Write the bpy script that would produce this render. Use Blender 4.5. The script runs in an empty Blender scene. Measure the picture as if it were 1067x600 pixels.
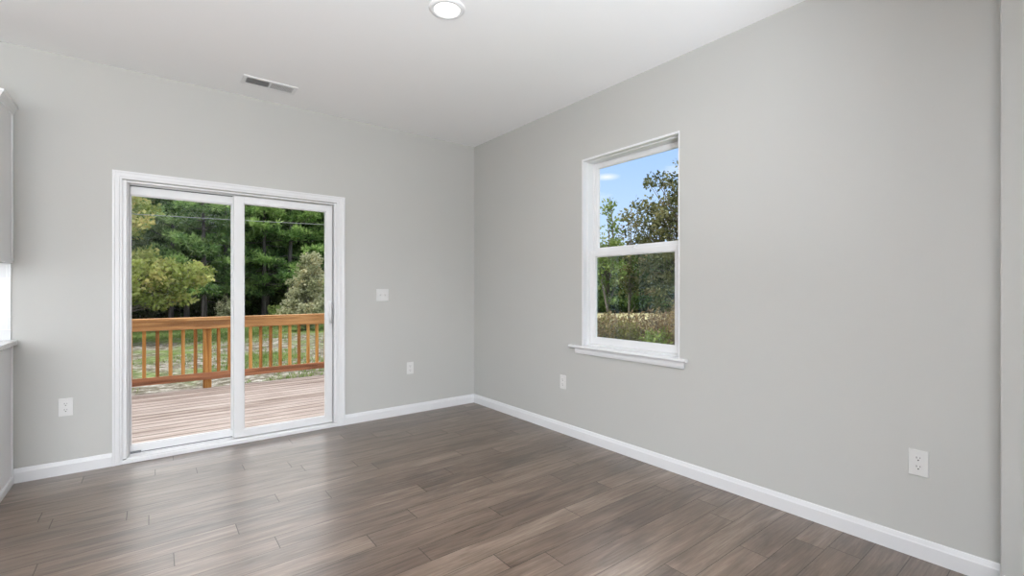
import bpy, bmesh, math, random
import numpy as np
from mathutils import Vector, Matrix

S = bpy.context.scene
C = S.collection
PI = math.pi
R = math.radians

# ------------------------------------------------------------------ camera
CAM = Vector((-2.733, -4.192, 1.206))
YAW = 37.757
cam_d = bpy.data.cameras.new('camera')
cam_d.sensor_width = 36.0
cam_d.lens = 36.0 * 482.9 / 1067.0
cam_d.shift_y = 2.0 / 1067.0
cam_d.clip_start = 0.05
cam_d.clip_end = 500
cam = bpy.data.objects.new('camera', cam_d)
C.objects.link(cam)
cam.location = CAM
cam.rotation_euler = (R(90), 0, R(-YAW))
S.camera = cam

# ------------------------------------------------------------------ exposure
S.view_settings.view_transform = 'Standard'
S.view_settings.look = 'None'
S.view_settings.exposure = 0.0
S.view_settings.gamma = 1.0
S.view_settings.use_curve_mapping = False
try:
    S.cycles.use_denoising = True
    S.cycles.denoising_prefilter = 'ACCURATE'
    S.cycles.use_adaptive_sampling = False
    S.cycles.max_bounces = 10
    S.cycles.diffuse_bounces = 5
    S.cycles.glossy_bounces = 4
    S.cycles.transparent_max_bounces = 24
    S.cycles.sample_clamp_indirect = 6.0
    S.cycles.caustics_reflective = False
    S.cycles.caustics_refractive = False
except Exception:
    pass

# ------------------------------------------------------------------ sky
W = bpy.data.worlds.new('sky')
S.world = W
W.use_nodes = True
nt = W.node_tree
nt.nodes.clear()
def N(nt, typ, **kw):
    n = nt.nodes.new(typ)
    for k, v in kw.items():
        setattr(n, k, v)
    return n
def mth(nt, op, a, b=None, c=None):
    n = nt.nodes.new('ShaderNodeMath'); n.operation = op
    for i, v in enumerate((a, b, c)):
        if v is None: continue
        if isinstance(v, (int, float)): n.inputs[i].default_value = v
        else: nt.links.new(v, n.inputs[i])
    return n.outputs[0]
def mixc(nt, fac, a, b, mode='MIX'):
    n = nt.nodes.new('ShaderNodeMix'); n.data_type = 'RGBA'; n.blend_type = mode
    for i, v in ((0, fac), (6, a), (7, b)):
        if isinstance(v, (int, float)): n.inputs[i].default_value = v
        elif isinstance(v, (tuple, list)): n.inputs[i].default_value = (*v[:3], 1)
        else: nt.links.new(v, n.inputs[i])
    return n.outputs[2]
def ramp(nt, fac, stops):
    n = nt.nodes.new('ShaderNodeValToRGB')
    e = n.color_ramp.elements
    while len(e) < len(stops): e.new(0.5)
    for el, (p, c) in zip(e, stops):
        el.position = p
        el.color = (*c, 1) if isinstance(c, (tuple, list)) else (c, c, c, 1)
    nt.links.new(fac, n.inputs[0])
    return n.outputs[0]
tc = N(nt, 'ShaderNodeTexCoord')
sx = N(nt, 'ShaderNodeSeparateXYZ')
nt.links.new(tc.outputs['Generated'], sx.inputs[0])
grad = ramp(nt, sx.outputs[2], [(0.0, (0.78, 0.88, 1.0)), (0.14, (0.52, 0.71, 0.99)), (0.30, (0.36, 0.57, 0.95)), (1.0, (0.22, 0.42, 0.82))])
mp = N(nt, 'ShaderNodeMapping')
mp.inputs['Scale'].default_value = (7, 7, 24)
mp.inputs['Location'].default_value = (0.35, 1.9, 0.2)
nt.links.new(tc.outputs['Generated'], mp.inputs[0])
nz = N(nt, 'ShaderNodeTexNoise')
nz.inputs['Scale'].default_value = 1.0
nz.inputs['Detail'].default_value = 5
nt.links.new(mp.outputs[0], nz.inputs[0])
cl = ramp(nt, nz.outputs[0], [(0.56, 0.0), (0.74, 0.75)])
# one small puff of cloud above the young trees to the east
dt = N(nt, 'ShaderNodeVectorMath', operation='SUBTRACT')
dt.inputs[1].default_value = (0.738, 0.634, 0.232)
nt.links.new(tc.outputs['Generated'], dt.inputs[0])
sc = N(nt, 'ShaderNodeVectorMath', operation='MULTIPLY')
sc.inputs[1].default_value = (26, 26, 95)
nt.links.new(dt.outputs[0], sc.inputs[0])
ln = N(nt, 'ShaderNodeVectorMath', operation='LENGTH')
nt.links.new(sc.outputs[0], ln.inputs[0])
puff = ramp(nt, mth(nt, 'ADD', ln.outputs[1], mth(nt, 'MULTIPLY', nz.outputs[0], 0.5)), [(0.25, 0.9), (1.0, 0.0)])
cmask = mth(nt, 'MINIMUM', mth(nt, 'ADD', cl, puff), 1.0)
skycol = mixc(nt, cmask, grad, (0.93, 0.95, 1.0))
bg = N(nt, 'ShaderNodeBackground')
bg.inputs[1].default_value = 1.15
# bright overhead and north cloud, out of view, added for floor sheen; the low sky is clear and blue
high = ramp(nt, mth(nt, 'ADD', sx.outputs[2], mth(nt, 'MULTIPLY', mth(nt, 'SUBTRACT', nz.outputs[0], 0.5), 0.25)), [(0.29, 0.0), (0.38, 1.0)])
skycol = mixc(nt, high, skycol, (1.25, 1.28, 1.34))
north = mth(nt, 'MULTIPLY', high, ramp(nt, sx.outputs[1], [(0.25, 0.0), (0.6, 1.0)]))
skycol = mixc(nt, north, skycol, ramp(nt, sx.outputs[2], [(0.42, (4.3, 4.3, 4.35)), (0.62, (2.0, 2.02, 2.06))]))
nt.links.new(skycol, bg.inputs[0])
wo = N(nt, 'ShaderNodeOutputWorld')
nt.links.new(bg.outputs[0], wo.inputs[0])

# ------------------------------------------------------------------ sun and added unseen fill lights
def light(name, kind, loc, aim, energy, color=(1, 1, 1), **kw):
    d = bpy.data.lights.new(name, kind)
    d.energy = energy
    d.color = color
    for k, v in kw.items():
        setattr(d, k, v)
    o = bpy.data.objects.new(name, d)
    C.objects.link(o)
    o.location = loc
    o.rotation_euler = Vector(aim).to_track_quat('-Z', 'Y').to_euler()
    return o
light('sun', 'SUN', (0, 0, 20), (0.80, 0.14, -1.22), 3.2, (1.0, 0.95, 0.88), angle=R(6))
light('rear_fill', 'AREA', (-5.6, -9.25, 1.45), (0.06, 1, 0.08), 235, (0.93, 0.975, 1.01), shape='RECTANGLE', size=4.2, size_y=1.9)  # added fill light at the rear wall opening
light('kitchen_side_fill', 'AREA', (-8.55, -4.6, 1.45), (1, 0.06, 0.12), 80, (0.95, 0.98, 1.0), shape='RECTANGLE', size=4.4, size_y=1.9)  # added fill light on the kitchen side, evens out the right wall
# two added upward lights behind the camera that brighten ceiling and walls
light('upward_fill', 'AREA', (-5.0, -7.6, 0.4), (0.0, 0.0, 1), 2400, (0.90, 0.963, 1.05), shape='RECTANGLE', size=2.0, size_y=1.6, spread=R(115))
light('upward_fill', 'AREA', (-3.15, -6.2, 0.35), (0.0, 0.0, 1), 620, (0.90, 0.963, 1.04), shape='RECTANGLE', size=0.8, size_y=0.8, spread=R(156))
DOWNLIGHT_W = 9.0

# ------------------------------------------------------------------ helpers
def bx(bm, x0, x1, y0, y1, z0, z1, bevel=0.0, seg=2):
    r = bmesh.ops.create_cube(bm, size=1.0)
    vs = r['verts']
    for v in vs:
        v.co = Vector(((x0 + x1) / 2 + v.co.x * (x1 - x0), (y0 + y1) / 2 + v.co.y * (y1 - y0), (z0 + z1) / 2 + v.co.z * (z1 - z0)))
    if bevel > 0:
        es = list({e for v in vs for e in v.link_edges})
        bmesh.ops.bevel(bm, geom=es, offset=bevel, segments=seg, affect='EDGES', profile=0.6, clamp_overlap=True)
def prism(bm, pts, f):
    """a closed outline swept between two ends; f(end, p) gives the 3-D point"""
    a = [bm.verts.new(f(0, p)) for p in pts]
    b = [bm.verts.new(f(1, p)) for p in pts]
    n = len(pts)
    bm.faces.new(a); bm.faces.new(b[::-1])
    for i in range(n):
        bm.faces.new((a[i], b[i], b[(i + 1) % n], a[(i + 1) % n]))
def lathe(bm, prof, n=48, origin=(0, 0, 0), axis='Z', caps=True):
    rings = []
    for (r, z) in prof:
        ring = []
        for k in range(n):
            a = 2 * PI * k / n
            p = Vector((r * math.cos(a), r * math.sin(a), z))
            if axis == 'Y': p = Vector((p.x, p.z, p.y))
            if axis == 'X': p = Vector((p.z, p.x, p.y))
            ring.append(bm.verts.new(p + Vector(origin)))
        rings.append(ring)
    for a, b in zip(rings, rings[1:]):
        for k in range(n):
            bm.faces.new((a[k], a[(k + 1) % n], b[(k + 1) % n], b[k]))
    if caps:
        bm.faces.new(rings[0][::-1]); bm.faces.new(rings[-1])
def tube(bm, pts, radii, n=8):
    rings = []
    for i, p in enumerate(pts):
        p = Vector(p)
        d = (Vector(pts[min(i + 1, len(pts) - 1)]) - Vector(pts[max(i - 1, 0)])).normalized()
        u = d.orthogonal().normalized() if i == 0 else (u - d * u.dot(d)).normalized()
        w = d.cross(u)
        rings.append([bm.verts.new(p + (u * math.cos(2 * PI * k / n) + w * math.sin(2 * PI * k / n)) * radii[i]) for k in range(n)])
    for a, b in zip(rings, rings[1:]):
        for k in range(n):
            bm.faces.new((a[k], a[(k + 1) % n], b[(k + 1) % n], b[k]))
    bm.faces.new(rings[0][::-1]); bm.faces.new(rings[-1])
def obj(name, bm, mat=None, parent=None, smooth=False):
    me = bpy.data.meshes.new(name)
    bmesh.ops.recalc_face_normals(bm, faces=bm.faces)
    bm.to_mesh(me); bm.free()
    if smooth:
        for p in me.polygons: p.use_smooth = True
    if mat: me.materials.append(mat)
    o = bpy.data.objects.new(name, me)
    C.objects.link(o)
    if parent: o.parent = parent
    return o
def raw(name, V, Fq, mat, parent=None, tint=None):
    """mesh from arrays: V (n,3), Fq (m,3|4)"""
    me = bpy.data.meshes.new(name)
    V = np.asarray(V, dtype=np.float32); Fq = np.asarray(Fq, dtype=np.int32)
    k = Fq.shape[1]
    me.vertices.add(len(V)); me.vertices.foreach_set('co', V.ravel())
    me.loops.add(Fq.size); me.loops.foreach_set('vertex_index', Fq.ravel())
    me.polygons.add(len(Fq))
    me.polygons.foreach_set('loop_start', np.arange(0, Fq.size, k, dtype=np.int32))
    me.update(calc_edges=True)
    if tint is not None:
        at = me.attributes.new('tint', 'FLOAT', 'POINT')
        at.data.foreach_set('value', np.asarray(tint, dtype=np.float32))
    me.materials.append(mat)
    o = bpy.data.objects.new(name, me)
    C.objects.link(o)
    if parent: o.parent = parent
    return o
def thing(name, label, cat, loc=(0, 0, 0), rotz=0, group=None):
    o = bpy.data.objects.new(name, None)
    C.objects.link(o)
    o.empty_display_size = 0.1
    o.location = loc; o.rotation_euler = (0, 0, rotz)
    o['label'] = label; o['category'] = cat
    if group: o['group'] = group
    return o
def tag(o, label, cat, group=None, kind=None):
    o['label'] = label; o['category'] = cat
    if group: o['group'] = group
    if kind: o['kind'] = kind
    return o
def structure(o, label, cat):
    o['kind'] = 'structure'; o['label'] = label; o['category'] = cat
    return o
def dup(root, loc, rotz=0, label=None, group=None, scale=None):
    r = root.copy(); C.objects.link(r); r.location = loc
    r.rotation_euler = (0, 0, rotz)
    if scale: r.scale = (scale, scale, scale)
    if label: r['label'] = label
    if group: r['group'] = group
    for ch in list(root.children):
        c = ch.copy(); C.objects.link(c); c.parent = r
        for g in list(ch.children):
            d = g.copy(); C.objects.link(d); d.parent = c
    return r
def around(bearing, r, z=0.0):
    """a spot outdoors: compass bearing (0 = straight out of the door) and distance from the middle of the room"""
    return Vector((CAM.x + r * math.sin(R(bearing)), CAM.y + r * math.cos(R(bearing)), z))

# ------------------------------------------------------------------ materials
def mat(name, col, rough=0.5, spec=0.5, metal=0.0, **kw):
    m = bpy.data.materials.new(name); m.use_nodes = True
    b = m.node_tree.nodes['Principled BSDF']
    b.inputs['Base Color'].default_value = (*col, 1)
    b.inputs['Roughness'].default_value = rough
    b.inputs['Specular IOR Level'].default_value = spec
    b.inputs['Metallic'].default_value = metal
    for k, v in kw.items():
        b.inputs[k.replace('_', ' ')].default_value = v
    return m
def paint(name, col, rough, bump=0.02, scale=240.0):
    """rolled wall paint: a faint orange-peel texture"""
    m = mat(name, col, rough, 0.3)
    t = m.node_tree; b = t.nodes['Principled BSDF']
    g = N(t, 'ShaderNodeNewGeometry')
    n = N(t, 'ShaderNodeTexNoise'); n.inputs['Scale'].default_value = scale; n.inputs['Detail'].default_value = 2
    t.links.new(g.outputs['Position'], n.inputs[0])
    bp = N(t, 'ShaderNodeBump'); bp.inputs['Strength'].default_value = bump; bp.inputs['Distance'].default_value = 0.002
    t.links.new(n.outputs[0], bp.inputs['Height']); t.links.new(bp.outputs[0], b.inputs['Normal'])
    n2 = N(t, 'ShaderNodeTexNoise'); n2.inputs['Scale'].default_value = 1.3
    t.links.new(g.outputs['Position'], n2.inputs[0])
    c = mixc(t, n2.outputs[0], [x * 0.985 for x in col], [min(1, x * 1.015) for x in col])
    t.links.new(c, b.inputs['Base Color'])
    return m
M = {}
M['wall'] = paint('greige_wall_paint', (0.455, 0.451, 0.430), 0.6)
M['ceiling'] = paint('white_ceiling_paint', (0.90, 0.90, 0.90), 0.75, 0.03, 160)
M['trim'] = mat('white_trim_paint', (0.70, 0.70, 0.71), 0.35, 0.45)
M['vinyl'] = mat('white_vinyl', (0.72, 0.72, 0.725), 0.3, 0.45)
M['plate'] = mat('white_plastic_plate', (0.64, 0.635, 0.62), 0.3, 0.5)
M['socket_dark'] = mat('dark_slot', (0.03, 0.03, 0.03), 0.6)
M['gasket'] = mat('dark_grey_gasket', (0.10, 0.10, 0.105), 0.6)
M['screw'] = mat('painted_screw', (0.62, 0.62, 0.6), 0.35, 0.5)
M['cabinet'] = mat('white_cabinet_lacquer', (0.84, 0.84, 0.85), 0.35, 0.45)
M['steel'] = mat('brushed_nickel', (0.6, 0.59, 0.57), 0.3, 0.5, 1.0)
M['duct'] = mat('dark_duct', (0.09, 0.09, 0.09), 0.8)
M['register'] = mat('white_register_enamel', (0.78, 0.78, 0.78), 0.4)
m = mat('lit_diffuser', (0.9, 0.9, 0.9), 0.5)
b = m.node_tree.nodes['Principled BSDF']
b.inputs['Emission Color'].default_value = (1, 0.985, 0.95, 1); b.inputs['Emission Strength'].default_value = 1.6
M['diffuser'] = m

def counter_mat():
    m = mat('pale_speckled_quartz', (0.75, 0.75, 0.74), 0.18, 0.5)
    t = m.node_tree; b = t.nodes['Principled BSDF']
    g = N(t, 'ShaderNodeNewGeometry')
    v = N(t, 'ShaderNodeTexNoise'); v.inputs['Scale'].default_value = 120; v.inputs['Detail'].default_value = 3
    t.links.new(g.outputs['Position'], v.inputs[0])
    t.links.new(ramp(t, v.outputs[0], [(0.35, (0.62, 0.62, 0.61)), (0.55, (0.80, 0.80, 0.79))]), b.inputs['Base Color'])
    return m
M['counter'] = counter_mat()
def tile_mat():
    m = mat('grey_subway_tile', (0.6, 0.6, 0.6), 0.15, 0.5)
    t = m.node_tree; b = t.nodes['Principled BSDF']
    g = N(t, 'ShaderNodeNewGeometry')
    s = N(t, 'ShaderNodeSeparateXYZ'); t.links.new(g.outputs['Position'], s.inputs[0])
    c = N(t, 'ShaderNodeCombineXYZ'); t.links.new(s.outputs[0], c.inputs[0]); t.links.new(s.outputs[2], c.inputs[1])
    br = N(t, 'ShaderNodeTexBrick')
    br.inputs['Color1'].default_value = (0.60, 0.60, 0.60, 1); br.inputs['Color2'].default_value = (0.56, 0.56, 0.57, 1)
    br.inputs['Mortar'].default_value = (0.70, 0.70, 0.69, 1)
    br.inputs['Scale'].default_value = 1.0; br.inputs['Brick Width'].default_value = 0.30; br.inputs['Row Height'].default_value = 0.08
    br.inputs['Mortar Size'].default_value = 0.0015
    t.links.new(c.outputs[0], br.inputs[0]); t.links.new(br.outputs[0], b.inputs['Base Color'])
    bp = N(t, 'ShaderNodeBump'); bp.inputs['Strength'].default_value = 0.4; bp.inputs['Distance'].default_value = 0.002; bp.invert = True
    t.links.new(br.outputs[1], bp.inputs['Height']); t.links.new(bp.outputs[0], b.inputs['Normal'])
    return m
M['tile'] = tile_mat()

def plank_mat():
    """grey-brown luxury vinyl planks laid along X, 13 cm wide and 1.2 m long, staggered"""
    m = mat('grey_brown_vinyl_plank', (0.2, 0.16, 0.13), 0.3, 0.5)
    t = m.node_tree; b = t.nodes['Principled BSDF']; L = t.links.new
    g = N(t, 'ShaderNodeNewGeometry')
    s = N(t, 'ShaderNodeSeparateXYZ'); L(g.outputs['Position'], s.inputs[0])
    x, y = s.outputs[0], s.outputs[1]
    w, ln_ = 0.13, 1.22
    yr = mth(t, 'DIVIDE', y, w)
    row = mth(t, 'FLOOR', yr)
    fy = mth(t, 'SUBTRACT', yr, row)
    wn = N(t, 'ShaderNodeTexWhiteNoise', noise_dimensions='1D'); L(row, wn.inputs['W'])
    xr = mth(t, 'ADD', mth(t, 'DIVIDE', x, ln_), mth(t, 'MULTIPLY', wn.outputs[0], 7.0))
    colm = mth(t, 'FLOOR', xr)
    fx = mth(t, 'SUBTRACT', xr, colm)
    cell = N(t, 'ShaderNodeCombineXYZ'); L(row, cell.inputs[0]); L(colm, cell.inputs[1])
    wn2 = N(t, 'ShaderNodeTexWhiteNoise', noise_dimensions='3D'); L(cell.outputs[0], wn2.inputs['Vector'])
    rnd = wn2.outputs[0]
    # grain: streaks along the plank, shifted per plank
    gv = N(t, 'ShaderNodeCombineXYZ')
    L(mth(t, 'ADD', mth(t, 'MULTIPLY', x, 3.4), mth(t, 'MULTIPLY', rnd, 40.0)), gv.inputs[0])
    L(mth(t, 'MULTIPLY', y, 62.0), gv.inputs[1]); L(mth(t, 'MULTIPLY', rnd, 17.0), gv.inputs[2])
    n1 = N(t, 'ShaderNodeTexNoise'); n1.inputs['Scale'].default_value = 1.0; n1.inputs['Detail'].default_value = 8; n1.inputs['Roughness'].default_value = 0.70; n1.inputs['Distortion'].default_value = 0.8
    L(gv.outputs[0], n1.inputs[0])
    gv2 = N(t, 'ShaderNodeCombineXYZ')
    L(mth(t, 'ADD', mth(t, 'MULTIPLY', x, 1.7), mth(t, 'MULTIPLY', rnd, 23.0)), gv2.inputs[0])
    L(mth(t, 'MULTIPLY', y, 9.0), gv2.inputs[1]); L(mth(t, 'MULTIPLY', rnd, 9.0), gv2.inputs[2])
    n2 = N(t, 'ShaderNodeTexNoise'); n2.inputs['Scale'].default_value = 1.0; n2.inputs['Detail'].default_value = 4; n2.inputs['Distortion'].default_value = 1.6
    L(gv2.outputs[0], n2.inputs[0])
    tone = mth(t, 'ADD', mth(t, 'ADD', mth(t, 'MULTIPLY', n1.outputs[0], 0.60), mth(t, 'MULTIPLY', n2.outputs[0], 0.58)), mth(t, 'MULTIPLY', rnd, 0.20))
    c = ramp(t, tone, [(0.42, (0.020, 0.010, 0.0055)), (0.58, (0.062, 0.038, 0.024)), (0.76, (0.120, 0.081, 0.056)), (0.96, (0.215, 0.162, 0.122))])
    # seams
    ey = mth(t, 'MINIMUM', fy, mth(t, 'SUBTRACT', 1.0, fy))
    ex = mth(t, 'MINIMUM', fx, mth(t, 'SUBTRACT', 1.0, fx))
    sy = mth(t, 'LESS_THAN', ey, 0.015)
    sx_ = mth(t, 'LESS_THAN', ex, 0.0015)
    seam = mth(t, 'MAXIMUM', mth(t, 'MULTIPLY', sy, 0.75), mth(t, 'MULTIPLY', sx_, 0.95))
    c2 = mixc(t, seam, c, (0.03, 0.022, 0.018))
    L(c2, b.inputs['Base Color'])
    h = mth(t, 'SUBTRACT', mth(t, 'MULTIPLY', n1.outputs[0], 0.22), seam)
    bp = N(t, 'ShaderNodeBump'); bp.inputs['Strength'].default_value = 0.25; bp.inputs['Distance'].default_value = 0.0012
    L(h, bp.inputs['Height']); L(bp.outputs[0], b.inputs['Normal'])
    rr = mth(t, 'ADD', 0.36, mth(t, 'MULTIPLY', n1.outputs[0], 0.14))
    L(rr, b.inputs['Roughness'])
    b.inputs['Specular IOR Level'].default_value = 0.5
    cwt = mth(t, 'MULTIPLY', mth(t, 'SUBTRACT', 1.0, mth(t, 'MULTIPLY', seam, 0.9)), mth(t, 'ADD', 0.08, mth(t, 'MULTIPLY', n1.outputs[0], 1.0)))
    L(mth(t, 'MINIMUM', cwt, 1.0), b.inputs['Coat Weight'])
    L(bp.outputs[0], b.inputs['Coat Normal'])
    b.inputs['Coat IOR'].default_value = 1.6
    b.inputs['Coat Roughness'].default_value = 0.28
    return m
M['plank'] = plank_mat()

def glass_mat(name, tint, refl, rtint):
    m = bpy.data.materials.new(name); m.use_nodes = True
    t = m.node_tree; t.nodes.clear()
    tr = N(t, 'ShaderNodeBsdfTransparent'); tr.inputs[0].default_value = (*tint, 1)
    gl = N(t, 'ShaderNodeBsdfGlossy'); gl.inputs[0].default_value = (*rtint, 1); gl.inputs['Roughness'].default_value = 0.0
    lw = N(t, 'ShaderNodeLayerWeight'); lw.inputs[0].default_value = 0.5
    f = mth(t, 'MINIMUM', mth(t, 'MULTIPLY', mth(t, 'ADD', 0.04, mth(t, 'MULTIPLY', mth(t, 'POWER', lw.outputs['Facing'], 5.0), 0.96)), refl), 1.0)
    mx = N(t, 'ShaderNodeMixShader')
    t.links.new(f, mx.inputs[0]); t.links.new(tr.outputs[0], mx.inputs[1]); t.links.new(gl.outputs[0], mx.inputs[2])
    o = N(t, 'ShaderNodeOutputMaterial'); t.links.new(mx.outputs[0], o.inputs[0])
    return m
M['glass'] = glass_mat('clear_glass', (0.985, 0.99, 0.99), 0.12, (0.95, 0.98, 1.0))
M['coated_glass'] = glass_mat('coated_window_glass', (0.97, 0.985, 0.985), 0.75, (0.62, 0.88, 1.0))

def wood_mat(name, dark, mid, lite, axis, rough=0.7, scale=1.0):
    m = mat(name, mid, rough, 0.25)
    t = m.node_tree; b = t.nodes['Principled BSDF']; L = t.links.new
    tc = N(t, 'ShaderNodeNewGeometry')
    oi = N(t, 'ShaderNodeObjectInfo')
    mp = N(t, 'ShaderNodeMapping')
    mp.inputs['Scale'].default_value = [(1.4 if a == axis else 22.0) * scale for a in 'XYZ']
    L(tc.outputs['Position'], mp.inputs[0])
    n = N(t, 'ShaderNodeTexNoise'); n.inputs['Scale'].default_value = 1; n.inputs['Detail'].default_value = 5; n.inputs['Distortion'].default_value = 0.6
    ad = N(t, 'ShaderNodeVectorMath', operation='ADD'); L(mp.outputs[0], ad.inputs[0])
    cb = N(t, 'ShaderNodeCombineXYZ'); L(mth(t, 'MULTIPLY', oi.outputs['Random'], 31.0), cb.inputs[0]); L(cb.outputs[0], ad.inputs[1])
    L(ad.outputs[0], n.inputs[0])
    tone = mth(t, 'ADD', mth(t, 'MULTIPLY', n.outputs[0], 0.9), mth(t, 'MULTIPLY', mth(t, 'SUBTRACT', oi.outputs['Random'], 0.5), 0.28))
    L(ramp(t, tone, [(0.28, dark), (0.45, mid), (0.66, lite)]), b.inputs['Base Color'])
    return m
M['rail_wood'] = wood_mat('treated_pine_rail', (0.28, 0.13, 0.05), (0.52, 0.26, 0.10), (0.66, 0.40, 0.18), 'X')
M['rail_wood_red'] = wood_mat('treated_pine_rail_reddish', (0.18, 0.07, 0.035), (0.34, 0.14, 0.07), (0.48, 0.22, 0.11), 'X')
M['post_wood'] = wood_mat('treated_pine_upright', (0.28, 0.11, 0.03), (0.50, 0.23, 0.06), (0.62, 0.33, 0.11), 'Z')

def deck_mat():
    m = mat('weathered_deck_board', (0.45, 0.38, 0.34), 0.8, 0.2)
    t = m.node_tree; b = t.nodes['Principled BSDF']; L = t.links.new
    g = N(t, 'ShaderNodeNewGeometry')
    s = N(t, 'ShaderNodeSeparateXYZ'); L(g.outputs['Position'], s.inputs[0])
    row = mth(t, 'FLOOR', mth(t, 'DIVIDE', mth(t, 'SUBTRACT', s.outputs[1], 0.175), 0.1445))
    wn = N(t, 'ShaderNodeTexWhiteNoise', noise_dimensions='1D'); L(row, wn.inputs['W'])
    cv = N(t, 'ShaderNodeCombineXYZ')
    L(mth(t, 'ADD', mth(t, 'MULTIPLY', s.outputs[0], 1.8), mth(t, 'MULTIPLY', wn.outputs[0], 50)), cv.inputs[0])
    L(mth(t, 'MULTIPLY', s.outputs[1], 36), cv.inputs[1]); L(mth(t, 'MULTIPLY', s.outputs[2], 36), cv.inputs[2])
    n = N(t, 'ShaderNodeTexNoise'); n.inputs['Scale'].default_value = 1; n.inputs['Detail'].default_value = 6; n.inputs['Roughness'].default_value = 0.65
    L(cv.outputs[0], n.inputs[0])
    tone = mth(t, 'ADD', n.outputs[0], mth(t, 'MULTIPLY', mth(t, 'SUBTRACT', wn.outputs[0], 0.5), 0.14))
    dcol = ramp(t, tone, [(0.28, (0.12, 0.085, 0.070)), (0.46, (0.30, 0.245, 0.22)), (0.68, (0.45, 0.395, 0.365))])
    fr_ = mth(t, 'FRACT', mth(t, 'DIVIDE', mth(t, 'SUBTRACT', s.outputs[1], 0.175), 0.1445))
    edge = mth(t, 'MAXIMUM', mth(t, 'LESS_THAN', fr_, 0.09), mth(t, 'GREATER_THAN', fr_, 0.86))
    L(mixc(t, mth(t, 'MULTIPLY', edge, 0.45), dcol, (0.13, 0.095, 0.08)), b.inputs['Base Color'])
    return m
M['deck'] = deck_mat()

def leaf_mat(name, cols, transl=0.35, rough=0.55):
    """leaf colours: cols picks by the clump tint and a random amount per leaf"""
    m = bpy.data.materials.new(name); m.use_nodes = True
    t = m.node_tree; L = t.links.new
    b = t.nodes['Principled BSDF']
    b.inputs['Roughness'].default_value = rough; b.inputs['Specular IOR Level'].default_value = 0.25
    at = N(t, 'ShaderNodeAttribute', attribute_name='tint')
    g = N(t, 'ShaderNodeNewGeometry')
    oi = N(t, 'ShaderNodeObjectInfo')
    f = mth(t, 'ADD', mth(t, 'MULTIPLY', at.outputs['Fac'], 0.66), mth(t, 'ADD', mth(t, 'MULTIPLY', g.outputs['Random Per Island'], 0.28), mth(t, 'MULTIPLY', oi.outputs['Random'], 0.10)))
    k = len(cols)
    c = ramp(t, f, [(0.08 + 0.84 * i / (k - 1), cc) for i, cc in enumerate(cols)])
    L(c, b.inputs['Base Color'])
    tl = N(t, 'ShaderNodeBsdfTranslucent'); L(c, tl.inputs[0])
    mx = N(t, 'ShaderNodeMixShader'); mx.inputs[0].default_value = transl
    L(b.outputs[0], mx.inputs[1]); L(tl.outputs[0], mx.inputs[2])
    L(mx.outputs[0], t.nodes['Material Output'].inputs[0])
    return m
M['pine'] = leaf_mat('pine_needles', [(0.04, 0.08, 0.026), (0.14, 0.26, 0.075), (0.30, 0.46, 0.14), (0.46, 0.62, 0.22)])
M['sweetgum'] = leaf_mat('yellow_green_leaves', [(0.16, 0.21, 0.05), (0.35, 0.42, 0.10), (0.56, 0.59, 0.20), (0.60, 0.52, 0.18)])
M['olive'] = leaf_mat('pale_olive_leaves', [(0.17, 0.19, 0.09), (0.37, 0.39, 0.22), (0.58, 0.58, 0.40), (0.52, 0.46, 0.24)])
M['oak'] = leaf_mat('dark_oak_leaves', [(0.025, 0.032, 0.012), (0.09, 0.105, 0.035), (0.23, 0.23, 0.10), (0.22, 0.16, 0.08)])
M['young'] = leaf_mat('fresh_green_leaves', [(0.10, 0.15, 0.035), (0.21, 0.29, 0.08), (0.36, 0.40, 0.16)])
M['woods'] = leaf_mat('woodland_leaves', [(0.025, 0.05, 0.016), (0.11, 0.18, 0.055), (0.26, 0.36, 0.13)])
M['brush'] = leaf_mat('russet_brush_leaves', [(0.10, 0.06, 0.035), (0.22, 0.145, 0.08), (0.34, 0.26, 0.13), (0.45, 0.38, 0.22)])
M['weed'] = leaf_mat('olive_weed_leaves', [(0.09, 0.09, 0.03), (0.20, 0.20, 0.07), (0.34, 0.31, 0.13)])
M['bright'] = leaf_mat('bright_green_leaves', [(0.12, 0.17, 0.03), (0.26, 0.33, 0.09), (0.46, 0.48, 0.20)])
M['grass'] = leaf_mat('lawn_grass', [(0.10, 0.17, 0.04), (0.20, 0.29, 0.08), (0.42, 0.40, 0.22)], 0.3)
M['bark'] = wood_mat('pine_bark', (0.07, 0.06, 0.055), (0.17, 0.15, 0.14), (0.28, 0.25, 0.24), 'Z', 0.9, 0.7)
M['bark_pale'] = wood_mat('grey_bark', (0.10, 0.085, 0.07), (0.19, 0.165, 0.14), (0.28, 0.25, 0.22), 'Z', 0.9, 0.7)

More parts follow.
